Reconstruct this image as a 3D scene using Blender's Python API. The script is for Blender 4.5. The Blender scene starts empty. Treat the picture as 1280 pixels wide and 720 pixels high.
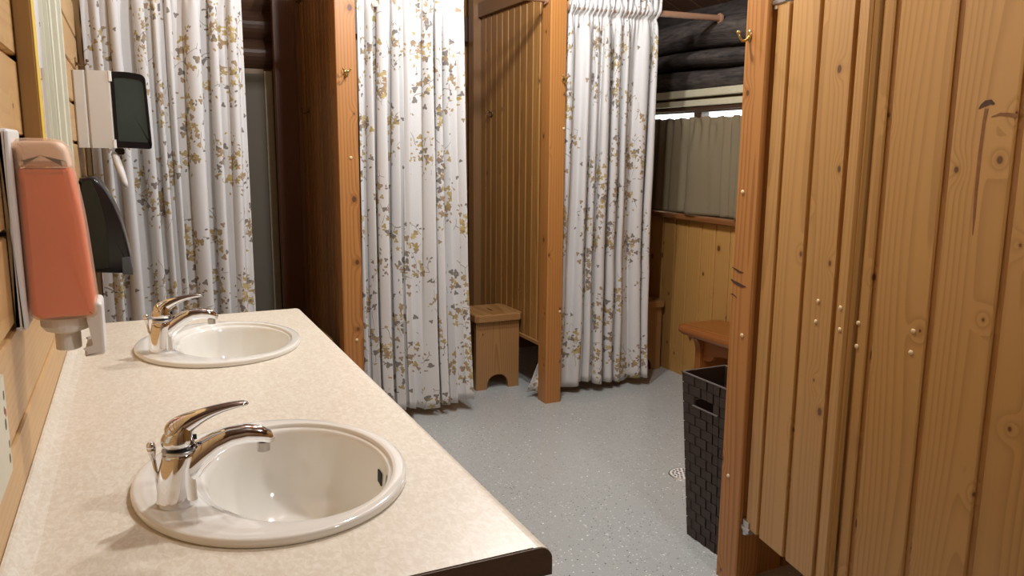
import bpy, bmesh, math, random
from mathutils import Vector, Matrix
PI = math.pi
S = bpy.context.scene
COL = S.collection
rng = random.Random(7)

# ------------------------------------------------------------------ node helpers
class X:
    """tiny wrapper so that shader maths can be written as expressions"""
    def __init__(s, nt, sock): s.nt = nt; s.k = sock
    def _m(s, op, *a):
        n = s.nt.nodes.new('ShaderNodeMath'); n.operation = op
        for i, v in enumerate((s,) + a):
            if isinstance(v, X): s.nt.links.new(v.k, n.inputs[i])
            else: n.inputs[i].default_value = v
        return X(s.nt, n.outputs[0])
    def __add__(s, o): return s._m('ADD', o)
    def __radd__(s, o): return s._m('ADD', o)
    def __sub__(s, o): return s._m('SUBTRACT', o)
    def __rsub__(s, o): return (s * -1) + o
    def __mul__(s, o): return s._m('MULTIPLY', o)
    def __rmul__(s, o): return s._m('MULTIPLY', o)
    def __truediv__(s, o): return s._m('DIVIDE', o)
    def lt(s, o): return s._m('LESS_THAN', o)
    def gt(s, o): return s._m('GREATER_THAN', o)
    def fract(s): return s._m('FRACT')
    def sqrt(s): return s._m('SQRT')
    def cos(s): return s._m('COSINE')
    def exp(s): return s._m('EXPONENT')
    def pow(s, o): return s._m('POWER', o)
    def mx(s, o): return s._m('MAXIMUM', o)
    def mn(s, o): return s._m('MINIMUM', o)
    def atan2(s, o): return s._m('ARCTAN2', o)
    def clamp(s): return s._m('ADD', 0.0).mx(0.0).mn(1.0)
    def smooth(s, a, b):
        n = s.nt.nodes.new('ShaderNodeMapRange'); n.interpolation_type = 'SMOOTHSTEP'
        s.nt.links.new(s.k, n.inputs['Value'])
        n.inputs['From Min'].default_value = a; n.inputs['From Max'].default_value = b
        return X(s.nt, n.outputs['Result'])

def comb(nt, x, y, z):
    n = nt.nodes.new('ShaderNodeCombineXYZ')
    for i, v in enumerate((x, y, z)):
        if isinstance(v, X): nt.links.new(v.k, n.inputs[i])
        else: n.inputs[i].default_value = v
    return X(nt, n.outputs[0])
def sep(nt, v):
    n = nt.nodes.new('ShaderNodeSeparateXYZ'); nt.links.new(v.k, n.inputs[0])
    return [X(nt, o) for o in n.outputs]
def attr(nt, name):
    n = nt.nodes.new('ShaderNodeAttribute'); n.attribute_name = name
    return X(nt, n.outputs['Vector']), X(nt, n.outputs['Fac'])
def objco(nt):
    n = nt.nodes.new('ShaderNodeTexCoord'); return X(nt, n.outputs['Object'])
def noise(nt, v, scale=1, detail=2, rough=.5, dist=0):
    n = nt.nodes.new('ShaderNodeTexNoise'); nt.links.new(v.k, n.inputs['Vector'])
    n.inputs['Scale'].default_value = scale; n.inputs['Detail'].default_value = detail
    n.inputs['Roughness'].default_value = rough; n.inputs['Distortion'].default_value = dist
    return X(nt, n.outputs[0])
def voro(nt, v, scale=1, feature='F1', dims='3D', rand=1.0):
    n = nt.nodes.new('ShaderNodeTexVoronoi'); n.feature = feature; n.voronoi_dimensions = dims
    nt.links.new(v.k, n.inputs['Vector']); n.inputs['Scale'].default_value = scale
    n.inputs['Randomness'].default_value = rand
    return n
def mixc(nt, f, a, b, mode='MIX'):
    n = nt.nodes.new('ShaderNodeMix'); n.data_type = 'RGBA'; n.blend_type = mode
    def put(sock, v):
        if isinstance(v, X): nt.links.new(v.k, sock)
        elif isinstance(v, (int, float)): sock.default_value = v
        else: sock.default_value = (*v, 1)
    put(n.inputs[0], f); put(n.inputs[6], a); put(n.inputs[7], b)
    return X(nt, n.outputs[2])
def mat(name, rough=.5, col=(.8, .8, .8), metal=0, **kw):
    m = bpy.data.materials.new(name); m.use_nodes = True
    b = m.node_tree.nodes['Principled BSDF']
    b.inputs['Base Color'].default_value = (*col, 1)
    b.inputs['Roughness'].default_value = rough; b.inputs['Metallic'].default_value = metal
    for k, v in kw.items(): b.inputs[k.replace('_', ' ')].default_value = v
    return m, m.node_tree, b
def bump(nt, b, h, strength=.3, dist=.002):
    n = nt.nodes.new('ShaderNodeBump'); n.inputs['Strength'].default_value = strength
    n.inputs['Distance'].default_value = dist
    nt.links.new(h.k, n.inputs['Height']); nt.links.new(n.outputs[0], b.inputs['Normal'])
def noisy(name, col, rough=.5, var=.15, scale=30, metal=0, bmp=0, **kw):
    """plain material with a little procedural mottling"""
    m, nt, b = mat(name, rough, col, metal, **kw)
    nz = noise(nt, objco(nt), scale, 3)
    c = mixc(nt, nz, tuple(x * (1 - var) for x in col), tuple(min(1, x * (1 + var)) for x in col))
    nt.links.new(c.k, b.inputs['Base Color'])
    if bmp: bump(nt, b, nz, bmp)
    return m

def wood(name, light, dark, knot=(.09, .035, .012), rough=.42, ring=95, knots=.32, var=.25, contrast=.75, kf=2.6, ks=1.0):
    m, nt, b = mat(name, rough)
    g, _ = attr(nt, 'gc'); _, r = attr(nt, 'rnd')
    gx, gy, gz = sep(nt, g)
    off = comb(nt, r * 37.1, r * 91.7, r * 53.3)
    def at(sx, sy, sz):
        v = comb(nt, gx * sx, gy * sy, gz * sz)
        n = nt.nodes.new('ShaderNodeVectorMath'); n.operation = 'ADD'
        nt.links.new(v.k, n.inputs[0]); nt.links.new(off.k, n.inputs[1]); return X(nt, n.outputs[0])
    # knots: sparse cells, metric distance from the cell's point
    _, per = attr(nt, 'per')
    kv = comb(nt, per * 9 + r * 37.1, gy * kf + r * 91.7, 0.0)
    vn = voro(nt, kv, 1, dims='2D', rand=.8)
    kp = sep(nt, X(nt, vn.outputs['Position'])); kc = sep(nt, X(nt, vn.outputs['Color']))
    kvs = sep(nt, kv)
    dx = (kvs[0] - kp[0]) / 9; dy = (kvs[1] - kp[1]) / kf * .75
    kd = (dx * dx + dy * dy).sqrt()
    has = kc[0].lt(knots)
    kr = (kc[1] * kc[1] * .0065 + .0032) * ks
    # annual rings cut by the board face
    w1 = noise(nt, at(5, .7, 5), 1, 2); w2 = noise(nt, at(1.2, .55, 1.2), 1, 1)
    cx = ((r * 7.77).fract() - .5) * .17
    cz = (r * 3.31).fract() * .09 + .012
    ax = gx - cx + (w1 - .5) * .050
    az = gz + cz + (w2 - .5) * .13
    swirl = (kd / .022)
    swirl = (swirl * swirl * -1).exp() * has * .02
    R = (ax * ax + az * az).sqrt() + swirl + (noise(nt, at(30, 1.5, 30), 1, 2) - .5) * .006
    f = (R * ring).fract()
    late = f.smooth(.35, .95) * f.smooth(1.0, .95)
    fib = noise(nt, at(260, 5, 260), 1, 2)
    tone = noise(nt, at(4, .4, 4), 1, 2)
    t = (late * contrast * (tone * .9 + .35) + (fib - .5) * .25 + (tone - .5) * .3).clamp()
    c = mixc(nt, t, light, dark)
    v = (r * 11.13).fract()
    c = mixc(nt, (v * var + tone * .12).clamp(), c, tuple(x * .62 for x in dark), 'MIX')
    halo = (kd / kr)
    c = mixc(nt, halo.smooth(2.6, .9) * has * .55, c, dark)
    c = mixc(nt, halo.smooth(1.15, .7) * has * .9, c, knot)
    nt.links.new(c.k, b.inputs['Base Color'])
    bump(nt, b, fib * .4 + late * .3, .12, .001)
    b.inputs['Coat Weight'].default_value = .12; b.inputs['Coat Roughness'].default_value = .3
    return m

def floral():
    m, nt, b = mat('floral curtain cloth', .9)
    g, _ = attr(nt, 'gc')
    u, v, _z = sep(nt, g)
    u = u * .84; v = v * .84
    nz = noise(nt, g, 9, 1)
    n2 = noise(nt, comb(nt, u + 7.3, v - 3.1, 0.0), 9, 1)
    P = comb(nt, u, v, 0.0)
    def cl(p, sc, dx=0., dy=0.):
        a = sep(nt, p); q = comb(nt, a[0] + dx, a[1] * .8 + dy, 0.0)
        n = voro(nt, q, sc, dims='2D', rand=.85)
        return X(nt, n.outputs['Distance']) / sc, sep(nt, X(nt, n.outputs['Color']))
    white = (.73, .718, .70)
    weave = noise(nt, comb(nt, u * 700, v * 60, 0.0), 1, 1) * .5 + noise(nt, comb(nt, u * 60, v * 700, 0.0), 1, 1) * .5
    c = mixc(nt, weave, tuple(x * .90 for x in white), tuple(x * 1.06 for x in white))
    # twigs
    e = voro(nt, comb(nt, u + (nz - .5) * .05, v * .6 + (n2 - .5) * .05, 0.0), 15, 'DISTANCE_TO_EDGE', '2D')
    ed = X(nt, e.outputs['Distance']) / 15
    D, CC = cl(P, 5.4)
    gate = noise(nt, comb(nt, u + 3.3, v + 8.1, 0.0), 16, 1).gt(.5)
    c = mixc(nt, ed.lt(.0009) * D.lt(.085) * gate * .7, c, (.20, .15, .11))
    def petals(c, sc, rad, lobes, reach, prob, ca, cb, cc, dx, dy, clu=5.4):
        q = comb(nt, u + dx, v + dy, 0.0)
        n = voro(nt, q, sc, dims='2D', rand=.82)
        pos = sep(nt, X(nt, n.outputs['Position'])); k = sep(nt, X(nt, n.outputs['Color']))
        # Position comes back in scaled space on some versions: rebuild from distance direction
        lx = (u + dx) - pos[0] * (1.0); ly = (v + dy) - pos[1] * (1.0)
        rr = (lx * lx + ly * ly).sqrt()
        th = ly.atan2(lx)
        lob = (th * lobes + k[1] * 6.28).cos() * .24 + .76
        Rr = (k[0] * .4 + .62) * rad * lob
        d2, k2 = cl(comb(nt, pos[0] - dx, pos[1] - dy, 0.0), clu)
        on = rr.lt(Rr) * d2.lt(reach) * k[2].lt(prob)
        col = mixc(nt, k[1].gt(.55), ca, cb)
        col = mixc(nt, (k2[0] * .55 + k[0] * .45).gt(.58), col, cc)
        return mixc(nt, on * .92, c, col)
    och = (.44, .315, .105); tan = (.36, .245, .135); gry = (.200, .172, .145)
    c = petals(c, 34, .0158, 3, .060, .66, och, tan, gry, 0., 0.)
    c = petals(c, 36, .0160, 5, .042, .62, (.56, .43, .18), och, tan, .371, .223)
    c = petals(c, 60, .0072, 2, .090, .20, tan, gry, och, .77, .41)
    c = petals(c, 34, .0130, 3, .140, .04, gry, gry, tan, 1.17, .91)
    nt.links.new(c.k, b.inputs['Base Color'])
    bump(nt, b, weave, .15, .001)
    tr = nt.nodes.new('ShaderNodeBsdfTranslucent'); nt.links.new(c.k, tr.inputs['Color'])
    mx = nt.nodes.new('ShaderNodeMixShader'); mx.inputs[0].default_value = .18
    out = nt.nodes['Material Output']
    nt.links.new(b.outputs[0], mx.inputs[1]); nt.links.new(tr.outputs[0], mx.inputs[2])
    nt.links.new(mx.outputs[0], out.inputs[0])
    return m

def beige():
    m, nt, b = mat('beige window cloth', .95)
    g, _ = attr(nt, 'gc'); u, v, _z = sep(nt, g)
    w = noise(nt, comb(nt, u * 500, v * 50, 0.0), 1, 1) * .5 + noise(nt, comb(nt, u * 50, v * 500, 0.0), 1, 1) * .5
    c = mixc(nt, w, (.165, .130, .074), (.215, .172, .102))
    nt.links.new(c.k, b.inputs['Base Color'])
    return m

def floor_mat():
    m, nt, b = mat('grey flecked floor paint', .28)
    P = objco(nt)
    c = mixc(nt, noise(nt, P, 1.6, 3), (.385, .405, .390), (.44, .46, .442))
    def fleck(c, sc, rad, prob, lo, hi, off):
        px, py, pz = sep(nt, P)
        n = voro(nt, comb(nt, px + off, py - off, 0.0), sc, dims='2D', rand=1)
        d = X(nt, n.outputs['Distance']) / sc; k = sep(nt, X(nt, n.outputs['Color']))
        dens = noise(nt, comb(nt, px - off, py, 0.0), 2.3, 2).smooth(.36, .62)
        return mixc(nt, d.lt(rad * 1.0) * k[0].lt(prob) * (dens * .75 + .25), c, mixc(nt, k[1].gt(.45), lo, hi))
    c = fleck(c, 55, .0027, .30, (.03, .03, .03), (.85, .85, .83), 0.)
    c = fleck(c, 90, .0018, .28, (.04, .04, .04), (.8, .8, .78), 3.7)
    c = fleck(c, 30, .0038, .16, (.25, .18, .10), (.9, .9, .88), 1.9)
    nt.links.new(c.k, b.inputs['Base Color'])
    bump(nt, b, noise(nt, P, 14, 3), .12, .003)
    return m

def laminate():
    m, nt, b = mat('cream laminate', .34)
    P = objco(nt)
    px, py, pz = sep(nt, P)
    Q = comb(nt, px * 1.0, py * .55, pz)
    n = noise(nt, Q, 120, 4, .65, .8); n2 = noise(nt, Q, 14, 2)
    t = (n.smooth(.38, .66) * .75 + n2 * .3).clamp()
    c = mixc(nt, t, (.655, .575, .445), (.79, .73, .62))
    nt.links.new(c.k, b.inputs['Base Color'])
    return m

def log_mat():
    m, nt, b = mat('weathered dark log', .75)
    g, _ = attr(nt, 'gc'); _, r = attr(nt, 'rnd'); gx, gy, gz = sep(nt, g)
    v = comb(nt, gx * 14 + r * 31, gy * 2.2 + r * 17, gz * 14)
    n = noise(nt, v, 1, 5, .65, .5); n2 = noise(nt, v, 6, 4, .6)
    c = mixc(nt, (n * .6 + n2 * .5).smooth(.35, .8), (.014, .012, .012), (.115, .090, .075))
    nt.links.new(c.k, b.inputs['Base Color'])
    bump(nt, b, n * .7 + n2 * .4, .8, .012)
    return m

M = {}
M['door'] = wood('honey pine door boards', (.48, .258, .078), (.31, .145, .036), knots=.42, var=.14, contrast=.6, kf=4.6)
M['wall'] = wood('pale varnished pine', (.60, .37, .15), (.44, .23, .075), knots=.30, var=.15, contrast=.5, kf=4, ks=1.2)
M['lower'] = wood('golden knotty pine boards', (.52, .285, .085), (.37, .175, .042), knots=.5, var=.18, contrast=.45, kf=3.4, ks=1.7)
M['panel'] = wood('amber pine partition boards', (.46, .230, .062), (.25, .105, .024), knots=.3, var=.55, kf=4)
M['post'] = wood('orange stained fir post', (.45, .198, .052), (.26, .090, .019), ring=70, knots=.5, var=.12, contrast=.75, kf=3.6, ks=1.3)
M['stool'] = wood('light brown pine stool', (.38, .20, .072), (.23, .098, .028), knots=.15, var=.12)
M['bench'] = wood('red brown varnished bench', (.33, .115, .024), (.18, .052, .010), knots=.05, var=.1, rough=.28)
M['jamb'] = wood('dark red brown jamb', (.16, .060, .020), (.09, .030, .010), knots=.05)
M['roof'] = wood('dark roof boards', (.115, .055, .028), (.06, .026, .014), knots=.1)
M['rod'] = wood('brown wooden rod', (.38, .21, .125), (.28, .145, .085), knots=0, contrast=.4, var=.05)
M['frame'] = wood('dark window timber', (.07, .035, .02), (.04, .018, .01), knots=0)
M['sill'] = wood('brown window sill timber', (.30, .125, .04), (.18, .065, .02), knots=.05)
M['cabinet'] = wood('brown vanity cabinet wood', (.22, .11, .04), (.13, .055, .02), knots=.1)
M['mirrorwood'] = wood('tan mirror frame wood', (.36, .21, .075), (.30, .165, .055), knots=0, contrast=.3, var=.02)
M['floral'] = floral(); M['beige'] = beige(); M['floor'] = floor_mat(); M['laminate'] = laminate(); M['log'] = log_mat()
M['edge'] = noisy('brown laminate core', (.085, .042, .016), .55, .25, 120)
M['porcelain'] = noisy('white porcelain', (.80, .775, .70), .09, .02, 6, Coat_Weight=.5, Coat_Roughness=.04)
M['chrome'] = noisy('chrome', (.80, .80, .82), .06, .02, 20, 1.0)
M['brass'] = noisy('aged brass', (.55, .40, .16), .28, .2, 60, 1.0)
M['bronze'] = noisy('dark bronze', (.16, .10, .05), .4, .2, 60, .8)
M['steel'] = noisy('dull steel', (.55, .54, .52), .35, .1, 60, 1.0)
M['black'] = noisy('black void', (.006, .006, .006), .7, .1, 30)
M['cream'] = noisy('cream painted trim', (.52, .475, .33), .5, .12, 40)
M['creamframe'] = noisy('cream mirror moulding', (.60, .58, .45), .35, .05, 30)
M['yellow'] = noisy('yellow frame edge', (.80, .53, .05), .35, .06, 30)  # mirror face bands, yellower than the tan frame rails
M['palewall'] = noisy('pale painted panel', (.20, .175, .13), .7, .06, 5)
M['white'] = noisy('white plastic', (.78, .76, .72), .35, .03, 20)
M['greyplastic'] = noisy('light grey plastic', (.55, .515, .455), .42, .03, 60)
M['blackplastic'] = noisy('glossy black plastic', (.007, .007, .009), .14, .1, 20)
M['darkgreen'] = noisy('very dark green plastic', (.012, .015, .010), .3, .1, 20)
M['greytip'] = noisy('smoke grey plastic', (.075, .085, .09), .25, .05, 20)
M['basket'] = noisy('dark brown woven strap', (.034, .020, .014), .55, .4, 90)
M['basketrim'] = noisy('worn brown rim', (.12, .10, .095), .35, .3, 60)
M['paper'] = noisy('white paper', (.75, .75, .72), .9, .03, 30)
M['draingrey'] = noisy('pale worn metal', (.80, .79, .74), .4, .05, 60)
M['pinkwhite'] = noisy('pale pink frosted plastic', (.93, .80, .70), .5, .03, 20)
M['peg'] = noisy('pale wooden peg', (.66, .50, .28), .4, .1, 60)
M['mirror'] = noisy('mirror glass', (.86, .88, .86), .015, .01, 5, 1.0)
M['soil'] = noisy('pale ground', (.4, .42, .38), .9, .1, 3)

def thin_glass(name, tint, alpha, rough=.03):
    m = bpy.data.materials.new(name); m.use_nodes = True; nt = m.node_tree
    b = nt.nodes['Principled BSDF']; b.inputs['Base Color'].default_value = (*tint, 1)
    b.inputs['Roughness'].default_value = rough
    nz = noise(nt, objco(nt), 8, 1)
    c = mixc(nt, nz, tuple(x * .95 for x in tint), tuple(min(1, x * 1.05) for x in tint)); nt.links.new(c.k, b.inputs['Base Color'])
    t = nt.nodes.new('ShaderNodeBsdfTransparent'); t.inputs[0].default_value = (*[.5 + .5 * x for x in tint], 1)
    mx = nt.nodes.new('ShaderNodeMixShader'); mx.inputs[0].default_value = alpha
    nt.links.new(t.outputs[0], mx.inputs[1]); nt.links.new(b.outputs[0], mx.inputs[2])
    nt.links.new(mx.outputs[0], nt.nodes['Material Output'].inputs[0])
    return m
M['pane'] = thin_glass('clear window glass', (.9, .95, .95), .06)
M['smoke'] = thin_glass('smoke tinted cover', (.045, .060, .052), .86, .12)
M['frost'] = thin_glass('frosted pink white plastic', (.92, .74, .58), .28, .35)
def liquid():
    m, nt, b = mat('orange pink soap', .25, (.88, .13, .02))
    nz = noise(nt, objco(nt), 5, 1)
    c = mixc(nt, nz, (.95, .19, .035), (1.0, .235, .05)); nt.links.new(c.k, b.inputs['Base Color'])
    b.inputs['Subsurface Weight'].default_value = .3; b.inputs['Subsurface Radius'].default_value = (.03, .012, .006)
    b.inputs['Subsurface Scale'].default_value = .5
    return m
M['liquid'] = liquid()

# ------------------------------------------------------------------ mesh helpers
V = Vector
class MB:
    def __init__(s):
        s.bm = bmesh.new()
        s.gc = s.bm.verts.layers.float_vector.new('gc'); s.rn = s.bm.verts.layers.float.new('rnd'); s.pe = s.bm.verts.layers.float.new('per')
    def v(s, co, gc=None, r=0., pe=None):
        x = s.bm.verts.new(co); x[s.gc] = V(gc if gc is not None else co); x[s.rn] = r; x[s.pe] = x[s.gc][0] if pe is None else pe; return x
    def face(s, vs):
        try: return s.bm.faces.new(vs)
        except ValueError: return None
    def extr(s, o, A, L, D, prof, l0, l1, r=None, cap=True):
        """profile (across, depth) swept from l0 to l1 along L; carries board grain coordinates"""
        r = rng.random() if r is None else r
        o, A, L, D = V(o), V(A), V(L), V(D)
        pe = [0.]
        for i in range(1, len(prof)): pe.append(pe[-1] + math.hypot(prof[i][0] - prof[i - 1][0], prof[i][1] - prof[i - 1][1]))
        a = [s.v(o + A * p + D * q + L * l0, (p, l0 + r * 3, q), r, k) for (p, q), k in zip(prof, pe)]
        b = [s.v(o + A * p + D * q + L * l1, (p, l1 + r * 3, q), r, k) for (p, q), k in zip(prof, pe)]
        n = len(prof)
        for i in range(n): s.face((a[i], a[(i + 1) % n], b[(i + 1) % n], b[i]))
        if cap: s.face(a[::-1]); s.face(b)
    def box(s, x0, x1, y0, y1, z0, z1, along='z', c=.002, r=None):
        lo = V((x0, y0, z0)); hi = V((x1, y1, z1)); m = (lo + hi) / 2; d = hi - lo
        k = 'xyz'.index(along); oth = [i for i in range(3) if i != k]
        if d[oth[0]] < d[oth[1]]: oth.reverse()
        E_ = [V((1, 0, 0)), V((0, 1, 0)), V((0, 0, 1))]
        w, t = d[oth[0]] / 2, d[oth[1]] / 2; c = min(c, w * .45, t * .45)
        prof = [(-w + c, -t), (w - c, -t), (w, -t + c), (w, t - c), (w - c, t), (-w + c, t), (-w, t - c), (-w, -t + c)]
        s.extr(m, E_[oth[0]], E_[k], E_[oth[1]], prof, -d[k] / 2, d[k] / 2, r)
    def boards(s, o, A, L, D, edges, l0, l1, t=.02, c=.003, g=.0045, dp=.010, jit=.0):
        """tongue and groove boards: edges across; a square groove with eased lips between faces on the +D side"""
        dp = min(dp, t * .6)
        for a, b in zip(edges[:-1], edges[1:]):
            w = (b - a) / 2; h = t / 2
            prof = [(-w, -h), (w, -h), (w, h - dp), (w - g, h - dp), (w - g - .0006, h - c), (w - g - c, h), (-w + g + c, h), (-w + g + .0006, h - c), (-w + g, h - dp), (-w, h - dp)]
            s.extr(V(o) + V(A) * (a + w) + V(D) * rng.uniform(-jit, jit), A, L, D, prof, l0, l1)
    def loft(s, rings, closed=False, cap0=True, cap1=True, r=.3):
        vs = [[s.v(p, (p[0], p[2], p[1]), r) for p in ring] for ring in rings]
        n = len(rings[0])
        for a, b in zip(vs[:-1], vs[1:]):
            for i in range(n): s.face((a[i], a[(i + 1) % n], b[(i + 1) % n], b[i]))
        if cap0: s.face(vs[0][::-1])
        if cap1: s.face(vs[-1])
        return vs
    def tube(s, pts, rad, n=14, r=.3, ry=None, up=(0, 1, 0), cap=True):
        """sweep with a radius (or two: rad in plane, ry sideways) per point"""
        pts = [V(p) for p in pts]; N = len(pts)
        rad = rad if isinstance(rad, (list, tuple)) else [rad] * N
        ry = ry or rad; rings = []
        length = 0
        ps = []
        for i, p in enumerate(pts):
            t = (pts[min(i + 1, N - 1)] - pts[max(i - 1, 0)]).normalized()
            sd = V(up)
            if abs(sd.dot(t)) > .95: sd = V((1, 0, 0))
            sd = (sd - t * sd.dot(t)).normalized(); nn = t.cross(sd)
            rings.append([p + sd * ry[i] * math.cos(2 * PI * k / n) + nn * rad[i] * math.sin(2 * PI * k / n) for k in range(n)])
        return s.loft(rings, cap0=cap, cap1=cap, r=r)
    def ball(s, c, r, sx=1, sy=1, sz=1, n=12):
        c = V(c); rings = []
        for i in range(1, n // 2 + 1):
            a = -PI / 2 + PI * i / (n // 2 + 1)
            rings.append([c + V((sx * r * math.cos(a) * math.cos(2 * PI * k / n), sy * r * math.cos(a) * math.sin(2 * PI * k / n), sz * r * math.sin(a))) for k in range(n)])
        s.loft(rings)
    def cyl(s, c, r, h, axis='z', n=24, r2=None):
        E_ = {'x': ((0, 1, 0), (0, 0, 1), (1, 0, 0)), 'y': ((0, 0, 1), (1, 0, 0), (0, 1, 0)), 'z': ((1, 0, 0), (0, 1, 0), (0, 0, 1))}[axis]
        A, B, C_ = map(V, E_); c = V(c); r2 = r if r2 is None else r2
        s.loft([[c + C_ * (-h / 2 + h * k) + A * q * math.cos(2 * PI * i / n) + B * q * math.sin(2 * PI * i / n) for i in range(n)] for k, q in ((0, r), (1, r2))])
    def plate(s, x0, x1, y0, y1, z, holes, flip=False, N=72):
        """flat plate at z with elliptical holes (cx, cy, ax, ay) in order along y"""
        cuts = [y0] + [(a[1] + b[1]) / 2 for a, b in zip(holes[:-1], holes[1:])] + [y1]
        for (cx, cy, ax, ay), ya, yb in zip(holes, cuts[:-1], cuts[1:]):
            ang = [2 * PI * i / N for i in range(N)] + [math.atan2(y - cy, x - cx) % (2 * PI) for x in (x0, x1) for y in (ya, yb)]
            ang = sorted(set(ang)); out = []; inn = []
            for t in ang:
                dx, dy = math.cos(t), math.sin(t)
                k = min((x1 - cx) / dx if dx > 1e-9 else 9e9, (x0 - cx) / dx if dx < -1e-9 else 9e9,
                        (yb - cy) / dy if dy > 1e-9 else 9e9, (ya - cy) / dy if dy < -1e-9 else 9e9)
                q = 1 / math.sqrt((dx / ax) ** 2 + (dy / ay) ** 2)
                out.append(s.v((cx + dx * k, cy + dy * k, z))); inn.append(s.v((cx + dx * q, cy + dy * q, z)))
            n = len(ang)
            for i in range(n):
                f = (out[i], out[(i + 1) % n], inn[(i + 1) % n], inn[i])
                s.face(f[::-1] if flip else f)
    def build(s, name, m, parent=None, smooth=False, bevel=0, sub=0, solid=0, recalc=True):
        if recalc: bmesh.ops.recalc_face_normals(s.bm, faces=s.bm.faces)
        me = bpy.data.meshes.new(name); s.bm.to_mesh(me); s.bm.free()
        me.materials.append(m)
        if smooth:
            for p in me.polygons: p.use_smooth = len(p.vertices) == 4
        o = bpy.data.objects.new(name, me); COL.objects.link(o)
        if parent is not None: o.parent = parent
        if solid:
            d = o.modifiers.new('thickness', 'SOLIDIFY'); d.thickness = solid
        if bevel:
            d = o.modifiers.new('bevel', 'BEVEL'); d.width = bevel; d.segments = 3; d.limit_method = 'ANGLE'; d.angle_limit = math.radians(40)
        if sub:
            d = o.modifiers.new('sub', 'SUBSURF'); d.levels = sub; d.render_levels = sub
        return o

def tag(o, label, cat, group=None):
    o['label'] = label; o['category'] = cat
    if group: o['group'] = group
    return o
def struct(o): o['kind'] = 'structure'; return o
def thing(name, label, cat, loc=(0, 0, 0), rz=0, group=None):
    o = bpy.data.objects.new(name, None); COL.objects.link(o); o.empty_display_size = .05
    o.location = loc; o.rotation_euler = (0, 0, rz)
    return tag(o, label, cat, group)
def dup(root, loc, rz=None, label=None):
    r = root.copy(); COL.objects.link(r); r.location = loc
    if rz is not None: r.rotation_euler = (0, 0, rz)
    if label: r['label'] = label
    for ch in list(root.children):
        c = ch.copy(); COL.objects.link(c); c.parent = r
        for g in list(ch.children):
            d = g.copy(); COL.objects.link(d); d.parent = c
    return r
def frange(a, b, n): return [a + (b - a) * i / n for i in range(n + 1)]
EX, EY, EZ = V((1, 0, 0)), V((0, 1, 0)), V((0, 0, 1))

# ------------------------------------------------------------------ the room
WX = 3.10          # right (log) wall
YB = 4.80          # back wall
YF = -2.6          # wall behind the camera
b = MB(); b.box(-.1, WX + .3, YF - .1, YB + .2, -.06, 0, 'y', 0); struct(b.build('floor', M['floor']))

b = MB()           # left wall: horizontal V-grooved boards
zz = [0.125 + .1365 * i for i in range(-1, 19)]
b.boards((-.0125, 0, 0), EZ, EY, EX, [z - .0 for z in zz], YF, 3.70, t=.025)
b.box(-.08, -.024, YF, YB, 0, 2.6, 'y', 0)
struct(b.build('wall_left', M['wall']))

b = MB(); b.box(-.1, WX + .3, YF - .1, YF, 0, 3.2, 'x', 0)
b.boards((0, YF + .01, 0), EX, EZ, EY, frange(0, WX, 24), 0, 3.0)
struct(b.build('wall_front', M['panel']))

b = MB()           # back wall: vertical boards, full height
b.box(-.1, WX + .3, YB, YB + .1, 0, 3.2, 'x', 0)
b.boards((0, YB - .01, 0), EX, EZ, -EY, frange(1.06, WX, 20), 0, 2.02, t=.02)
struct(b.build('wall_back', M['panel']))
b = MB(); b.box(1.06, 2.09, YB - .10, YB - .02, 1.99, 2.14, 'x', .004); struct(b.build('trim_1', M['frame']))
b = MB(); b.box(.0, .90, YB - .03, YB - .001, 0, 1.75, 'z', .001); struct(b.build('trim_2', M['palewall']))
b = MB(); b.box(.872, .915, YB - .045, YB - .031, 0, 1.765, 'z', .002); struct(b.build('trim_3', M['cream']))
b = MB(); b.box(.90, 1.02, 4.57, 4.62, 0, 2.5, 'z', .003); struct(b.build('trim_4', M['jamb']))
b = MB()
for i in range(5):
    b.extr((0, YB - .02, 1.86 + i * .15), EZ, EX, -EY, [(-.075 + .15 * k / 8 * 1.0, .05 * math.sin(PI * k / 8)) for k in range(9)], 0, 1.05)
struct(b.build('trim_5', M['roof'], smooth=False))

# right wall: boards below the window, window, logs above
b = MB()
ye = [YF + .1 * 0 + i * .118 for i in range(0, 53)]
ye = [3.405 + .1225 * i for i in range(-38, 12) if YF <= 3.405 + .1225 * i <= YB] 
b.boards((WX + .0125, 0, 0), EY, EZ, -EX, ye, 0, .943, t=.025, jit=.0015)
b.box(WX + .024, WX + .1, YF, YB, 0, .943, 'y', 0)
b.box(WX, WX + .1, YF, 2.9, .943, 1.69, 'y', 0)
b.box(WX, WX + .1, 4.6, YB, .943, 1.69, 'y', 0)
struct(b.build('wall_right', M['lower']))
b = MB()
def logprof(h, bulge, n=12):
    return [(-h / 2 + h * i / n, bulge * (math.sin(PI * i / n)) ** .55) for i in range(n + 1)] + [(h / 2, -.12), (-h / 2, -.12)]
z = 1.685
for h in (.118, .012, .088, .012, .155):
    if h > .02:
        r = rng.random(); segs = 60; n = 12
        pr = logprof(h, .06)
        rings = []
        for k in range(segs + 1):
            y = YF + (YB - YF) * k / segs
            wob = .010 * math.sin(y * 2.3 + z * 9) + .006 * math.sin(y * 6.1 + z * 5)
            rings.append([b.v((WX + .07 - (q if q < 0 else q * (1 + .25 * math.sin(y * 3.7 + p * 30))), y, z + h / 2 + p * 1.04 + wob), (p, y, q), r) for p, q in pr])
        for A, B in zip(rings[:-1], rings[1:]):
            for i in range(len(pr)): b.face((A[i], A[(i + 1) % len(pr)], B[(i + 1) % len(pr)], B[i]))
        b.face(rings[0][::-1]); b.face(rings[-1])
    z += h
b.box(WX + .10, WX + .3, YF, YB, 1.69, 2.3, 'y', 0)
struct(b.build('trim_6', M['log'], smooth=True))
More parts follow.
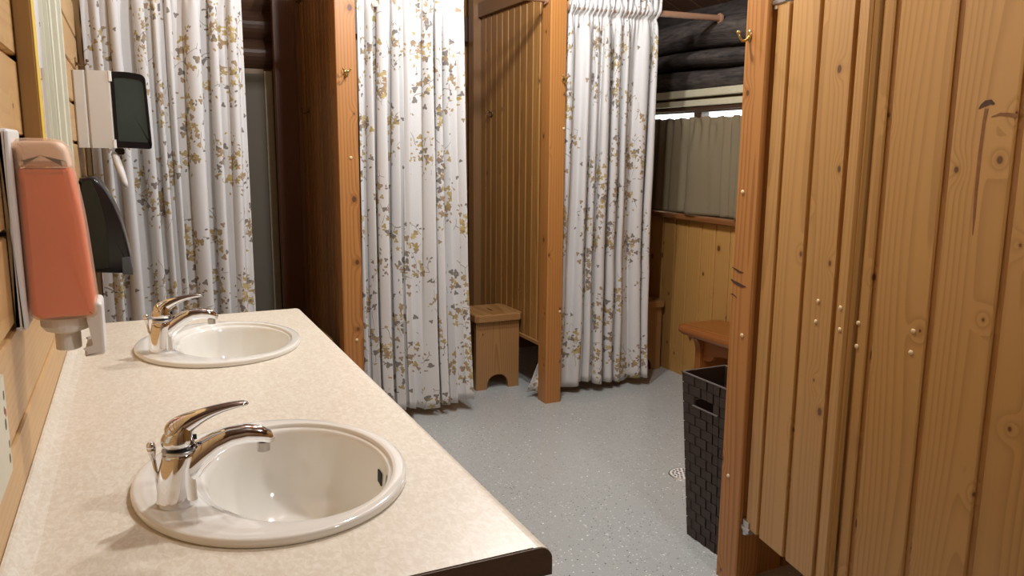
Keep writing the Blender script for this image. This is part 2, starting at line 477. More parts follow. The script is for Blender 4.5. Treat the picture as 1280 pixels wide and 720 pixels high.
b = MB(); b.box(WX - .045, WX + .06, 2.8, 4.70, .943, .976, 'y', .004); struct(b.build('trim_7', M['sill']))
b = MB(); b.box(WX - .025, WX + .06, 2.8, 4.70, 1.642, 1.684, 'y', .004); struct(b.build('trim_8', M['cream']))
b = MB(); b.box(WX - .020, WX + .06, 2.8, 4.70, 1.592, 1.626, 'y', .004); struct(b.build('trim_9', M['cream']))
win = bpy.data.objects.new('window_1', None); COL.objects.link(win); struct(win)
b = MB(); b.box(WX - .0, WX + .07, 2.9, 4.6, 1.557, 1.64, 'y', .004); b.box(WX - .008, WX + .07, 2.9, 4.6, 1.566, 1.590, 'y', .004)
b.box(WX + .01, WX + .07, 2.9, 4.6, .976, 1.03, 'y', .004)
for y in (2.9, 3.715, 4.53): b.box(WX + .01, WX + .07, y, y + .07, 1.03, 1.56, 'z', .004)
b.build('window_frame', M['frame'], win)
b = MB(); b.box(WX + .04, WX + .045, 2.95, 4.55, 1.02, 1.57, 'z', 0); b.build('window_pane', M['pane'], win)

# roof: sloped boards and rafters
b = MB()
RA = V((1.2, 0, 3.05)); RB = V((WX + .12, 0, 2.16)); sl = (RB - RA); Ls = sl.length; sl.normalize(); nrm = V((sl.z, 0, -sl.x))
if nrm.z > 0: nrm = -nrm
b.boards(RA, EY, sl, nrm, frange(YF - .1, YB + .1, 44), -.05, Ls + .2, t=.03)
RC = V((-.1, 0, 2.62)); sl2 = (RC - RA); L2 = sl2.length; sl2.normalize(); n2 = V((-sl2.z, 0, sl2.x))
if n2.z > 0: n2 = -n2
b.boards(RA, EY, sl2, n2, frange(YF - .1, YB + .1, 44), -.05, L2 + .2, t=.03)
struct(b.build('ceiling', M['roof']))
for i, y in enumerate((.3, 1.3, 2.3, 3.3, 4.25)):
    b = MB(); b.extr(RA + nrm * .06, EY, sl, nrm, [(-.035 + y, -.045), (.035 + y, -.045), (.035 + y, .045), (-.035 + y, .045)], 0, Ls - .1)
    struct(b.build('trim_%d' % (10 + i), M['roof']))

# ------------------------------------------------------------------ changing stall dividers
def divider(name, label, x, post_c, seed):
    t = thing(name, label, 'stall divider', (x, 3.62, 0))
    b = MB(); b.box(0, .092, 0, .092, 0, 2.30, 'z', .003); p = b.build('post', M['post'], t)
    rng.seed(seed)
    b = MB(); b.boards((.041, .092, 0), EY, EZ, -EX, frange(0, .86, 11), .305, 2.115, t=.022, g=.004)
    b.boards((.059, .092, 0), EY, EZ, EX, frange(0, .86, 11), .305, 2.115, t=.014)
    b.build('board_panel', M['panel'], t)
    b = MB(); b.box(.022, .07, .092, .95, .288, .310, 'y', .003); b.build('bottom_rail', M['stool'], t)
    b = MB(); b.box(.010, .07, .092, 1.0, 2.115, 2.20, 'y', .003); b.build('top_rail', M['cabinet'], t)
    b = MB(); b.box(-.02, .07, .952, 1.03, 0, 2.45, 'z', .003); b.build('back_stud', M['cabinet'], t)
    return t, p
d1, p1 = divider('stall_divider', 'tongue and groove pine divider with orange post just past the end of the counter', 1.014, 0, 11)
d2, p2 = divider('stall_divider', 'pine board divider with post between the two right hand curtains, beside a stool', 2.086, 0, 29)
b = MB(); b.box(-.006, .03, .70, .76, 2.20, 2.45, 'z', .003); b.build('rail_stud', M['panel'], d2)
def pegs(post, pts, face):
    for (a, z) in pts:
        b = MB()
        if face == 'y': b.ball((a, -.001, z), .0075, 1, .6, 1)
        else: b.ball((-.001, a, z), .0065, .6, 1, 1)
        b.build('peg', M['peg'], post)
pegs(p1, [(.055, 1.30), (.06, .45)], 'y')
pegs(p2, [(.083, 1.449), (.078, .498)], 'y')

# hooks -------------------------------------------------------------
def hook(label, loc, rz, m, kind=0):
    t = thing('coat_hook', label, 'hook', loc, rz)
    b = MB(); b.loft([[V((.009 * math.cos(a) * s, y, .017 * math.sin(a) * s)) for a in [2 * PI * i / 16 for i in range(16)]] for y, s in ((0, 1), (-.003, 1), (-.005, .7))])
    b.build('plate', m, t, smooth=True)
    b = MB()
    up = [(0, -.004, -.004), (0, -.014, -.014), (0, -.026, -.016), (0, -.036, -.008), (0, -.041, .006)]
    b.tube(up, [.0045, .004, .0035, .0032, .003], 10, up=(1, 0, 0)); b.ball(up[-1], .0062)
    if kind:
        for sx in (-1, 1):
            q = [(0, -.004, .008), (sx * .008, -.016, .004), (sx * .014, -.024, .010), (sx * .016, -.026, .018)]
            b.tube(q, .003, 8, up=(0, 0, 1)); b.ball(q[-1], .005)
    b.build('prong', m, t, smooth=True)
    return t
hook('brass coat hook high on the orange post past the end of the counter', (1.056, 3.62, 1.67), 0, M['brass'], 1)
hook('brass coat hook high on the post between the two right hand curtains', (2.160, 3.62, 1.69), 0, M['brass'], 1)
hook('brass coat hook on the tall post beside the right hand stall door', (1.780, 1.835, 1.664), -PI / 2, M['brass'])
hook('dark bronze hook on pine boards behind the small stool', (2.116, 4.40, 1.55), -PI / 2, M['bronze'], 1)
hook('dark bronze hook in the shadowed stall behind the counter', (1.044, 4.40, 1.54), -PI / 2, M['bronze'])
hook('dark bronze hook on the left wall above the grey towel dispenser', (0.0, 3.50, 1.655), PI / 2, M['bronze'])

# ------------------------------------------------------------------ curtains
def cloth(name, m, x0, x1, y0, ztop, zbot, nf, amp, seed, parent=None, rod=None, full=2.0, flare=0., flare0=0., rody=None, rsl=0., top=1.0, nu=300, nv=70, hang=0.02, gather=1.0):
    R_ = random.Random(seed)
    ph = [R_.uniform(0, 6.28) for _ in range(12)]
    W = x1 - x0; b = MB()
    def fold(s, z):
        h = (ztop - z) / (ztop - zbot)
        a = amp * (.62 + .38 * min(1, h * 2.2)) 
        P_ = 2 * PI * (nf * s + .20 * math.sin(2 * PI * 1.7 * s + ph[0]) + .16 * math.sin(2 * PI * 3.1 * s + ph[1]) + .07 * math.sin(2.1 * z + ph[2] + 5 * s) + .05 * math.sin(5 * s + ph[3]) * h)
        w = .75 + .35 * math.sin(2 * PI * 2.3 * s + ph[4])
        y = a * (w * math.sin(P_) + .28 * math.sin(2 * P_ + ph[5] + .8 * z) + .25 * math.sin(.5 * P_ + ph[6]))
        x = -.42 * a * math.sin(2 * P_ + .4) * w
        y += .006 * h * math.sin(13 * s + 7 * z + ph[7]) * math.sin(3 * z + ph[8])
        if rod is not None:
            g = math.exp(-((z - rod) / .10) ** 2) * gather
            k = max(0., 1 - .55 * g)
            y = y * k + g * .0065 * math.sin(2 * PI * nf * 2.7 * s + ph[9] + 2 * math.sin(9 * s))
            x = x * k
            if rody is not None:
                q = math.exp(-((z - rod) / .032) ** 2) if z < rod else 1.0
                ry_ = rody + rsl * W * s - y0
                lean = min(1., max(0., (rod - z) / 1.3))
                y = y + ry_ * (1 - lean) * (1 - q) * .9
                y = y * (1 - q) + q * (ry_ - .0245 + .0035 * math.sin(2 * PI * nf * 2.7 * s + ph[9]) + min(0., y - ry_) * .12)
                if z > rod: y += .006 * min(1, (z - rod) / .04)
            if z > rod + .012:
                y += .010 * min(1, (z - rod) / .05) * math.sin(2 * PI * nf * 1.9 * s + ph[10])
        return x, y
    vz = []
    for j in range(nv + 1):
        f = j / nv
        vz.append(ztop + (zbot - ztop) * (f ** 1.25 if rod is not None else f))
    us = [0.]
    zm = (ztop + zbot) / 2; pr = None
    pts = []
    for i in range(nu + 1):
        s = i / nu; fx, fy = fold(s, zm); q = (x0 + W * s + fx, fy)
        if i: us.append(us[-1] + math.hypot(q[0] - pr[0], q[1] - pr[1]))
        pr = q
    rows = []
    for j, z in enumerate(vz):
        row = []
        for i in range(nu + 1):
            s = i / nu; fx, fy = fold(s, z)
            h = (ztop - z) / (ztop - zbot)
            e = min(1, s / .03, (1 - s) / .03)
            xx = x0 + W * s * (top + (1 - top) * min(1., h * 1.4)) + fx * e + flare * h ** 3 * s - flare0 * max(0, (h - .83) / .17) ** 1.1 * (1 - s) ** 9
            zz_ = z + hang * h ** 4 * (.5 * math.sin(9 * s + ph[3]) + .35 * math.sin(23 * s + ph[1]))
            if rod is not None and z > rod: zz_ += (z - rod) * .09 * math.sin(2 * PI * nf * 1.5 * s + ph[2])
            if zz_ < zbot + .055 and zz_ > zbot + .045 + 0 * h: fy -= .002
            row.append(b.v((xx, y0 + fy, zz_), (us[i] + seed * 1.37, z + seed * .71, 0)))
        rows.append(row)
    for A, B in zip(rows[:-1], rows[1:]):
        for i in range(nu): b.face((A[i], B[i], B[i + 1], A[i + 1]))
    return b.build(name, m, parent, smooth=True, solid=.0012, recalc=False)

GC = None
c = cloth('stall_curtain', M['floral'], .022, .642, 3.75, 2.11, .06, 8.5, .032, 3, rod=2.05, rody=3.745)
tag(c, 'floral white curtain hanging behind the far sink and towel dispensers', 'curtain')
c = thing('stall_curtain', 'floral white curtain hanging just right of the orange post past the counter', 'curtain', (0, 0, 0))
cloth('cloth', M['floral'], 1.122, 1.648, 3.69, 2.11, .052, 8.0, .033, 5, c, rod=2.078, rody=3.665, flare=.045)
for x, z in ((1.205, 1.983), (1.445, 1.975)):
    b = MB(); b.cyl((x, 3.645, z), .013, .006, 'y', 20); b.ball((x, 3.642, z), .011, 1, .5, 1); b.build('button', M['white'], c, smooth=True)
c = cloth('stall_curtain', M['floral'], 2.185, 2.770, 3.725, 2.115, .045, 8.0, .033, 8, rod=2.05, rody=3.643, rsl=-.065, top=.91, flare=.012, flare0=.15)
tag(c, 'rightmost floral white curtain, hanging from the rod left of the window', 'curtain')
c = cloth('window_curtain', M['beige'], 0, 1.42, 0, 1.527, .985, 8, .027, 12, rod=1.478, nu=320, nv=40, hang=.0, gather=.9)
c.location = (WX - .035, 4.50, 0); c.rotation_euler = (0, 0, -PI / 2)
tag(c, 'short gathered beige curtain covering the lower window', 'curtain')

def rod(label, x0, x1, y, z, flange=None):
    t = thing('curtain_rod', label, 'curtain rod', (x0, y, z))
    b = MB(); n = 20; L = x1 - x0
    r = rng.random()
    rings = [[b.v((L * k, .0165 * math.cos(2 * PI * i / n), .0165 * math.sin(2 * PI * i / n)), (.0165 * math.cos(2 * PI * i / n), L * k, .0165 * math.sin(2 * PI * i / n)), r) for i in range(n)] for k in (0, 1)]
    for i in range(n): b.face((rings[0][i], rings[0][(i + 1) % n], rings[1][(i + 1) % n], rings[1][i]))
    b.face(rings[0][::-1]); b.face(rings[1]); b.build('pole', M['rod'], t, smooth=False)
    for s in ((0, 1) if flange is None else flange):
        b = MB(); b.cyl((L * s + (.006 if s == 0 else -.006), 0, 0), .026, .012, 'x'); b.build('end_socket', M['rod'], t)
    return t
rod('brown wooden curtain rod over the curtain behind the far sink', 0.002, 1.012, 3.745, 2.05)
rod('brown wooden curtain rod over the second curtain, meeting the left side of a post', 1.108, 2.084, 3.665, 2.078)
r3 = rod('brown wooden curtain rod running from the rightmost curtain to the dark log wall', 2.180, WX + .01, 3.645, 2.05); r3.rotation_euler = (0, 0, -.065)

# ------------------------------------------------------------------ stools and bench
def stool(label, loc, rz=0):
    t = thing('step_stool', label, 'stool', loc, rz, None)
    W, Dp, H = .268, .27, .437
    def panel(y0):
        b = MB(); w = W / 2 - .002; ra = .066; n = 14
        arc = [(ra * math.cos(PI - PI * i / n), .012 + .062 * math.sin(PI * i / n) ** .8 * 1.15) for i in range(n + 1)]
        prof = [(-w, 0), (-ra, 0)] + arc + [(ra, 0), (w, 0), (w, H - .04), (-w, H - .04)]
        r = rng.random()
        A = [b.v((p, y0, q), (p, q, 0), r) for p, q in prof]; B = [b.v((p, y0 + .026, q), (p, q, .026), r) for p, q in prof]
        n_ = len(prof)
        for i in range(n_): b.face((A[i], A[(i + 1) % n_], B[(i + 1) % n_], B[i]))
        # two-sided caps, split in quads down the middle
        for L_ in (A, B):
            top = [L_[-1], L_[-2]]
            lo = L_[:-2]
            m_ = len(lo)
            tl, tr = top
            half = m_ // 2
            for i in range(half): b.face((tl, lo[i], lo[i + 1])) if i < half else None
            for i in range(half, m_ - 1): b.face((tr, lo[i], lo[i + 1]))
            b.face((tl, lo[half], tr))
        return b.build('end_panel', M['stool'], t)
    panel(0.015); panel(Dp - .03)
    b = MB(); b.box(-W / 2 + .02, W / 2 - .02, .06, .08, H - .12, H - .041, 'x', .002); b.box(-W / 2 + .02, W / 2 - .02, Dp - .055, Dp - .035, H - .12, H - .041, 'x', .002)
    b.box(-.012, .012, .041, Dp - .031, .20, .26, 'y', .002)
    b.build('stretcher', M['stool'], t)
    b = MB(); r = rng.random(); cc = .018; w = W / 2 + .010; y0, y1 = -.012, Dp + .012
    out = [(-w + cc, y0), (w - cc, y0), (w, y0 + cc), (w, y1 - cc), (w - cc, y1), (-w + cc, y1), (-w, y1 - cc), (-w, y0 + cc)]
    ym = (y0 + y1) / 2
    hole = [(-.012, ym - .045), (.012, ym - .045), (.012, ym - .02), (.012, ym + .02), (.012, ym + .045), (-.012, ym + .045), (-.012, ym + .02), (-.012, ym - .02)]
    hole = [(p * .6, q) for p, q in hole]
    rg = lambda L_, z, k=1.0: [b.v((p * k, ym + (q - ym) * k, z), (p * k, q, z), r) for p, q in L_]
    o0, o1, o2, o3 = rg(out, H - .04), rg(out, H - .008), rg(out, H - .003, .99), rg(out, H, .965)
    h1, h0 = rg(hole, H), rg(hole, H - .04)
    for A, B in ((o0, o1), (o1, o2), (o2, o3), (o3, h1), (h1, h0), (h0, o0)):
        for i in range(8): b.face((A[i], A[(i + 1) % 8], B[(i + 1) % 8], B[i]))
    b.build('stool_top', M['stool'], t)
    return t
st = stool('small pine step stool with arched base, standing between the two right hand floral curtains', (1.968, 3.965, 0), 0)
dup(st, (2.935, 3.94, 0), 0, 'small pine step stool half hidden by the rightmost floral curtain, against the window wall')
dup(st, (.845, 3.735, 0), 0, 'small step stool in the dark stall behind the far counter corner')

t = thing('bench', 'low red brown bench with rounded top behind the dark basket', 'bench', (2.805, 2.35, 0))
b = MB(); w = .275; H = .415; Lb = 1.12
prof = []
for i in range(9):
    a = PI / 2 + PI * i / 8; prof.append((.03 + .03 * math.cos(a), H - .03 + .03 * math.sin(a)))
prof += [(w, H - .06), (w, H)]
rings = []
N = len(prof); r = .41
for y, k in ((0, 0), (.5, 0), (Lb - .05, 0), (Lb - .02, .006), (Lb - .006, .016), (Lb, .028)):
    zc_ = H - .03
    rings.append([b.v((p + (k if p < .1 else 0), y, zc_ + (q - zc_) * (1 - k * 20 / .6 * .6 / 1.0 if False else 1 - k / .04)), (p, y, q), r) for p, q in prof])
for A, B in zip(rings[:-1], rings[1:]):
    for i in range(N): b.face((A[i], A[(i + 1) % N], B[(i + 1) % N], B[i]))
b.face(rings[0][::-1]); b.face(rings[-1])
b.build('bench_top', M['bench'], t, smooth=False, bevel=.002)
for y in (Lb - .12, .08):
    b = MB(); r = rng.random()
    pr = [(.085, 0), (.085, .26)] + [(.085 - .05 * (1 - math.cos(PI / 2 * i / 8)), .26 + .085 * math.sin(PI / 2 * i / 8)) for i in range(1, 9)] + [(.035, .354), (w - .005, .354), (w - .005, 0)]
    A = [b.v((p, y, q), (p, q, 0), r) for p, q in pr]; B = [b.v((p, y + .045, q), (p, q, .04), r) for p, q in pr]
    n_ = len(pr)
    for i in range(n_): b.face((A[i], A[(i + 1) % n_], B[(i + 1) % n_], B[i]))
    b.face(A[::-1]); b.face(B)
    b.build('leg', M['bench'], t)
b = MB(); r = rng.random()
pr = [(.126, .354), (.126, .22), (.15, .22)] + [(.15 + .06 * math.sin(PI / 2 * i / 6), .22 + .05 * (1 - math.cos(PI / 2 * i / 6))) for i in range(1, 7)] + [(Lb - .27, .27)] + [(Lb - .21 + .06 * (1 - math.cos(PI / 2 * i / 6)) - .0, .27 - .05 * math.sin(PI / 2 * i / 6)) for i in range(1, 7)] + [(Lb - .121, .22), (Lb - .121, .354)]
A = [b.v((.105, p, q), (q, p, 0), r) for p, q in pr]; B = [b.v((.125, p, q), (q, p, .02), r) for p, q in pr]
for i in range(len(pr)): b.face((A[i], A[(i + 1) % len(pr)], B[(i + 1) % len(pr)], B[i]))
b.face(A[::-1]); b.face(B); b.build('apron', M['bench'], t)

# ------------------------------------------------------------------ toilet stall: post, partition, double doors
t = thing('stall_partition', 'dark lower pine partition with tall post beside the right hand stall door', 'stall divider', (1.780, 1.765, 0))
b = MB(); b.box(0, .09, 0, .09, 0, 2.35, 'z', .004); pp = b.build('post', M['post'], t)
rng.seed(5)
b = MB(); b.boards((.09, .045, 0), EX, EZ, -EY, frange(0, 1.21, 9), 0.0, 2.0, t=.022); b.build('board_panel', M['panel'], t)
pegs(pp, [(.062, 1.223), (.055, .347), (.03, .80)], 'x')

rng.seed(21)
AL = math.radians(10.5)
t = thing('stall_door', 'pine board stall door with a bright edge, ajar beside the tall right hand post', 'door', (1.792, 1.752, 0), -AL)
# local -Y runs towards the free edge, local -X is the room side
b = MB(); b.boards((.011, 0, 0), -EY, EZ, -EX, [.002, .075, .208, .343, .394], .212, 1.735, t=.022, g=.0068, dp=.009, jit=.0005)
leaf = b.build('board_panel', M['door'], t)
def screw(parent, x, y, z):
    b = MB(); b.ball((x, y, z), .0062, .55, 1, 1, 10); return b.build('screw_head', M['peg'], parent, smooth=True)
for L_, z_ in ((.2785, .962), (.275, .908), (.367, .962), (.3705, .908)): screw(leaf, -.0005, -L_, z_)
b = MB(); b.box(-.006, .03, -.035, .012, .196, .212, 'y', .003); b.cyl((.010, .004, .205), .011, .05, 'z'); b.box(-.004, .0, -.03, -.004, .212, .232, 'y', .001); b.build('pivot_hinge', M['steel'], t)
b = MB(); b.box(-.004, .028, -.05, .010, 1.735, 1.748, 'y', .003); b.cyl((.010, .004, 1.745), .010, .04, 'z'); b.build('pivot_hinge', M['steel'], t)

rng.seed(34)
A2 = math.radians(4.0)
t = thing('stall_door', 'wide pine board stall door at the right edge of the photo', 'door', (1.7405, 1.3595, 0), A2)
b = MB(); b.boards((.011, 0, 0), -EY, EZ, -EX, [.0, .044, .192, .336, .480, .62, .72], .212, 1.735, t=.022, g=.0075, dp=.009, jit=.0005)
leaf = b.build('board_panel', M['door'], t)
for L_, z_ in ((.0105, .931), (.0112, .873), (.155, .940), (.154, .890)): screw(leaf, -.0005, -L_, z_)

M['stain'] = noisy('dark resin stain', (.20, .080, .022), .6, .4, 80)
M['knotdark'] = noisy('split dark knot', (.06, .026, .012), .7, .5, 160)
def stain(parent, name, pts, m, x=-.0009, t_=.0006):
    """thin mark lying on the board face: pts are (L, z, half width) along a line; local -Y is along the leaf"""
    b = MB(); n = len(pts); Lf, Rt = [], []
    for i, (l, z, w) in enumerate(pts):
        p0, p1 = pts[max(0, i - 1)], pts[min(n - 1, i + 1)]
        d = V((p1[0] - p0[0], p1[1] - p0[1], 0)).normalized()
        Lf.append((l - d.y * w, z + d.x * w)); Rt.append((l + d.y * w, z - d.x * w))
    a = [[b.v((xx, -l, z)) for l, z in L_] for L_ in (Lf, Rt) for xx in (x, x + t_)]
    for i in range(n - 1):
        b.face((a[0][i], a[0][i + 1], a[2][i + 1], a[2][i])); b.face((a[1][i], a[3][i], a[3][i + 1], a[1][i + 1]))
        b.face((a[0][i], a[1][i], a[1][i + 1], a[0][i + 1])); b.face((a[2][i], a[2][i + 1], a[3][i + 1], a[3][i]))
    return b.build(name, m, parent)
q = lambda l: l
stain(leaf, 'knot', [(q(.252), 1.430, .001), (q(.258), 1.436, .004), (q(.266), 1.441, .006), (q(.275), 1.443, .005), (q(.283), 1.438, .002)], M['knotdark'])
stain(leaf, 'resin_streak', [(q(.268), 1.430, .004), (q(.2655), 1.40, .0032), (q(.264), 1.34, .0034), (q(.2645), 1.26, .0030), (q(.266), 1.21, .0026), (q(.267), 1.17, .0006)], M['stain'])
stain(leaf, 'resin_streak', [(q(.280), 1.413, .001), (q(.297), 1.418, .003), (q(.315), 1.416, .004), (q(.331), 1.413, .0045)], M['stain'])
for pts in ([(-.090, .998, .0008), (-.072, .992, .003), (-.055, .987, .0032), (-.040, .988, .0008)], [(-.092, .960, .002), (-.080, .955, .004), (-.058, .950, .005), (-.040, .947, .004), (-.026, .948, .0008)], [(-.092, .915, .0008), (-.080, .917, .0018), (-.068, .911, .0015), (-.062, .908, .0006)]):
    stain(pp, 'gouge', pts, M['knotdark'])

# ------------------------------------------------------------------ basket
t = thing('laundry_basket', 'tall dark brown woven strap basket standing behind the right hand post', 'basket', (1.845, 1.87, 0))
b = MB()
def bk(u, v, z, o=0.):   # wall point: u around 0..4 sides, tapered
    pass
H = .588; X0, X1, Y0, Y1 = .0, .185, 0.02, .282
def rect(z, o):
    k = z / H; i = .030 * (1 - k)
    return (X0 + i * .6 - o, X1 - i + o, Y0 + i * .6 - o, Y1 - i * 1.5 + o)
rows, seg = 17, 8
b2 = MB()
import itertools
holes = {(3, 2), (3, 3), (3, 4)}
for rI in range(rows):
    z0, z1 = H * rI / rows, H * (rI + 1) / rows
    for side in range(4):
        for k in range(seg):
            if side == 3 and rI in (14,) and k in (2, 3, 4): continue
            o = .0022 if (rI + k) % 2 else 0.
            def pt(f, z, o):
                a = rect(z, o)
                if side == 0: return V((a[0] + (a[1] - a[0]) * f, a[2], z))
                if side == 1: return V((a[1], a[2] + (a[3] - a[2]) * f, z))
                if side == 2: return V((a[1] + (a[0] - a[1]) * f, a[3], z))
                return V((a[0], a[3] + (a[2] - a[3]) * f, z))
            f0, f1 = k / seg, (k + 1) / seg; g = .06 / seg; zg = .0012
            q = [pt(f0 + g, z0 + zg, o), pt(f1 - g, z0 + zg, o), pt(f1 - g, z1 - zg, o), pt(f0 + g, z1 - zg, o)]
            qi = [pt(f0 + g, z0 + zg, -.004), pt(f1 - g, z0 + zg, -.004), pt(f1 - g, z1 - zg, -.004), pt(f0 + g, z1 - zg, -.004)]
            va = [b.v(p) for p in q]; vb = [b.v(p) for p in qi]
            b.face(va); b.face(vb[::-1])
            for i in range(4): b.face((va[i], vb[i], vb[(i + 1) % 4], va[(i + 1) % 4]))
    # dark inner wall behind the straps
for rI in range(rows):
    if rI == 14: continue
    z0, z1 = H * rI / rows, H * (rI + 1) / rows
    a, c_ = rect(z0, -.0045), rect(z1, -.0045)
    A = [b.v(p) for p in ((a[0], a[2], z0), (a[1], a[2], z0), (a[1], a[3], z0), (a[0], a[3], z0))]
    B = [b.v(p) for p in ((c_[0], c_[2], z1), (c_[1], c_[2], z1), (c_[1], c_[3], z1), (c_[0], c_[3], z1))]
    for i in range(4): b.face((A[i], A[(i + 1) % 4], B[(i + 1) % 4], B[i]))
a = rect(0, -.004); b.box(a[0], a[1], a[2], a[3], .002, .008, 'y', 0)
b.build('woven_body', M['basket'], t, recalc=False)
b = MB(); a = rect(H, .003); i = .006
for (x0, x1, y0, y1) in ((a[0], a[0] + i, a[2], a[3]), (a[1] - i, a[1], a[2], a[3]), (a[0], a[1], a[2], a[2] + i), (a[0], a[1], a[3] - i, a[3])):
    b.box(x0, x1, y0, y1, H - .002, H + .003, 'y' if y1 - y0 > x1 - x0 else 'x', .001)
b.build('rim', M['basketrim'], t)
b = MB(); a = rect(H * 14 / 17, .003); b.tube([(a[0], .09, H * 14 / 17 + .001), (a[0], .22, H * 14 / 17 + .001)], .003, 8); b.build('handle_edge', M['basketrim'], t)

# floor drain -------------------------------------------------------
t = thing('floor_drain', 'round perforated metal drain in the floor beside the dark basket', 'drain', (2.185, 2.545, 0))
b = MB(); R0 = .062
b.cyl((0, 0, .0015), R0, .003, 'z', 40); b.build('grate', M['draingrey'], t)
b = MB()
for rr, n in ((.0, 1), (.018, 6), (.034, 12), (.049, 18)):
    for k in range(n): b.cyl((rr * math.cos(2 * PI * k / n), rr * math.sin(2 * PI * k / n), .0032), .0052, .0006, 'z', 10)
b.build('drain_holes', M['black'], t)
b = MB(); b.loft([[V((r_ * math.cos(2 * PI * i / 40), r_ * math.sin(2 * PI * i / 40), z_)) for i in range(40)] for r_, z_ in ((.0625, .0002), (.0625, .0036), (.066, .0030), (.068, .0002))], cap0=False, cap1=False); b.build('drain_ring', M['steel'], t)

# ------------------------------------------------------------------ counter, sinks, faucets
SINKS = [(.336, 1.208), (.343, 2.125)]
CY0, CY1, CZ = .838, 2.527, .84
t = thing('vanity_counter', 'long cream laminate vanity counter along the left wall', 'counter', (0, 0, 0))
b = MB()
holes = [(x, y, .186, .222) for x, y in SINKS]
b.plate(.05, .600, CY0, CY1, CZ, holes)
b.plate(.05, .600, CY0, CY1, CZ - .04, holes, flip=True)
N = 72
cove = [(.001, CZ - .04), (.001, CZ + .022), (.005, CZ + .0215), (.010, CZ + .014), (.018, CZ + .006), (.032, CZ + .0012), (.05, CZ), (.05, CZ - .04)]
nose = [(.600, CZ)] + [(.606 + .020 * math.sin(PI / 2 * i / 6), CZ - .018 + .018 * math.cos(PI / 2 * i / 6)) for i in range(7)] + [(.626, CZ - .04), (.600, CZ - .04)]
for pr, c0 in ((cove, 1), (nose, 1)):
    b.extr((0, 0, 0), EX, EY, EZ, pr, CY0, CY1)
b.box(.05, .600, CY0, CY0 + .002, CZ - .04, CZ, 'x', 0); b.box(.05, .600, CY1 - .002, CY1, CZ - .04, CZ, 'x', 0)
top = b.build('countertop', M['laminate'], t)
b = MB(); pr = cove[:-1] + nose[:-1]
b.extr((0, 0, 0), EX, EY, EZ, [(p, q - .0008) for p, q in pr], CY0 - .002, CY0 - .0002); b.build('end_edge', M['edge'], t)
b = MB(); b.extr((0, 0, 0), EX, EY, EZ, [(p, q - .0008) for p, q in pr], CY1 + .0002, CY1 + .002); b.build('end_edge', M['edge'], t)
b = MB()
for (x0, x1, y0, y1, z0, z1, al) in ((.002, .57, .86, .878, .1, .80, 'z'), (.002, .57, 2.487, 2.505, .1, .80, 'z'), (.552, .57, .878, 2.487, .70, .80, 'y'), (.552, .57, .878, 2.487, .1, .14, 'y'), (.02, .55, .878, 2.487, .1, .118, 'y'), (.552, .57, 1.66, 1.70, .14, .70, 'z'), (.05, .52, .88, 2.485, 0, .1, 'y')):
    b.box(x0, x1, y0, y1, z0, z1, al)
b.build('cabinet_body', M['cabinet'], t)
for y0 in (.885, 1.275, 1.705, 2.098):
    b = MB(); b.box(.571, .589, y0, y0 + .375, .145, .695, 'z', .003); dr = b.build('cabinet_door', M['cabinet'], t)
    b = MB(); b.ball((.600, y0 + .33 if y0 in (.885, 1.705) else y0 + .045, .62), .014); b.build('knob', M['brass'], dr, smooth=True)

def sink(label, cx, cy):
    t = thing('sink', label, 'sink', (cx, cy, CZ))
    b = MB(); n = 96
    L = [(0, .186, .222, -.030), (0, .186, .222, .0006), (0, .196, .232, .0006), (0, .1998, .2358, .0012), (0, .2005, .2365, .003), (0, .2005, .2365, .0085), (0, .1995, .2355, .0108), (0, .1975, .2335, .0122), (0, .195, .231, .0128), (.003, .187, .223, .0133),
         (.028, .1525, .2035, .0132), (.0305, .149, .2005, .0128), (.032, .1465, .198, .0108), (.0325, .1455, .197, .0074), (.033, .1445, .196, .0062), (.034, .1395, .191, .0056), (.035, .137, .188, .0042), (.036, .1345, .185, .000), (.037, .132, .182, -.010),
         (.037, .127, .175, -.040), (.037, .119, .165, -.072), (.036, .106, .148, -.100), (.033, .086, .120, -.122), (.028, .055, .078, -.134), (.024, .028, .032, -.138), (.024, .020, .020, -.140)]
    rings = [[b.v((c_ + ax * math.cos(2 * PI * i / n), ay * math.sin(2 * PI * i / n), z)) for i in range(n)] for c_, ax, ay, z in L]
    for A, B in zip(rings[:-1], rings[1:]):
        for i in range(n): b.face((A[i], A[(i + 1) % n], B[(i + 1) % n], B[i]))
    b.face(rings[-1])
    body = b.build('basin', M['porcelain'], t, smooth=True)
    b = MB(); b.cyl((.024, 0, -.1385), .019, .004, 'z', 28); b.cyl((.024, 0, -.1345), .014, .004, 'z', 28, .011); b.build('drain', M['chrome'], t, smooth=False)
    b = MB()
    def wp(th, z, o):
        k = (z + .040) / (.028); c_, ax, ay = .037, .127 + .004 * k, .175 + .006 * k
        return V((c_ + (ax + o) * math.cos(th), (ay + o) * math.sin(th), z))
    ths = [-.135 + .135 * i / 4 for i in range(5)]
    A = [[b.v(wp(th + sh, z, -.0016)) for th in ths] for sh, z in ((-.02, -.036), (.02, -.019))]
    B = [[b.v(wp(th + sh, z, .001)) for th in ths] for sh, z in ((-.02, -.036), (.02, -.019))]
    for i in range(4):
        b.face((A[0][i], A[0][i + 1], A[1][i + 1], A[1][i])); b.face((A[0][i], B[0][i], B[0][i + 1], A[0][i + 1])); b.face((A[1][i], A[1][i + 1], B[1][i + 1], B[1][i]))
    b.face((A[0][0], A[1][0], B[1][0], B[0][0])); b.face((A[0][4], B[0][4], B[1][4], A[1][4]))
    b.build('overflow_slot', M['black'], t)
    return t
s1 = sink('oval white drop-in sink nearest the camera on the counter', *SINKS[0])
dup(s1, (*SINKS[1], CZ), 0, 'oval white drop-in sink at the far end of the counter by the curtain')

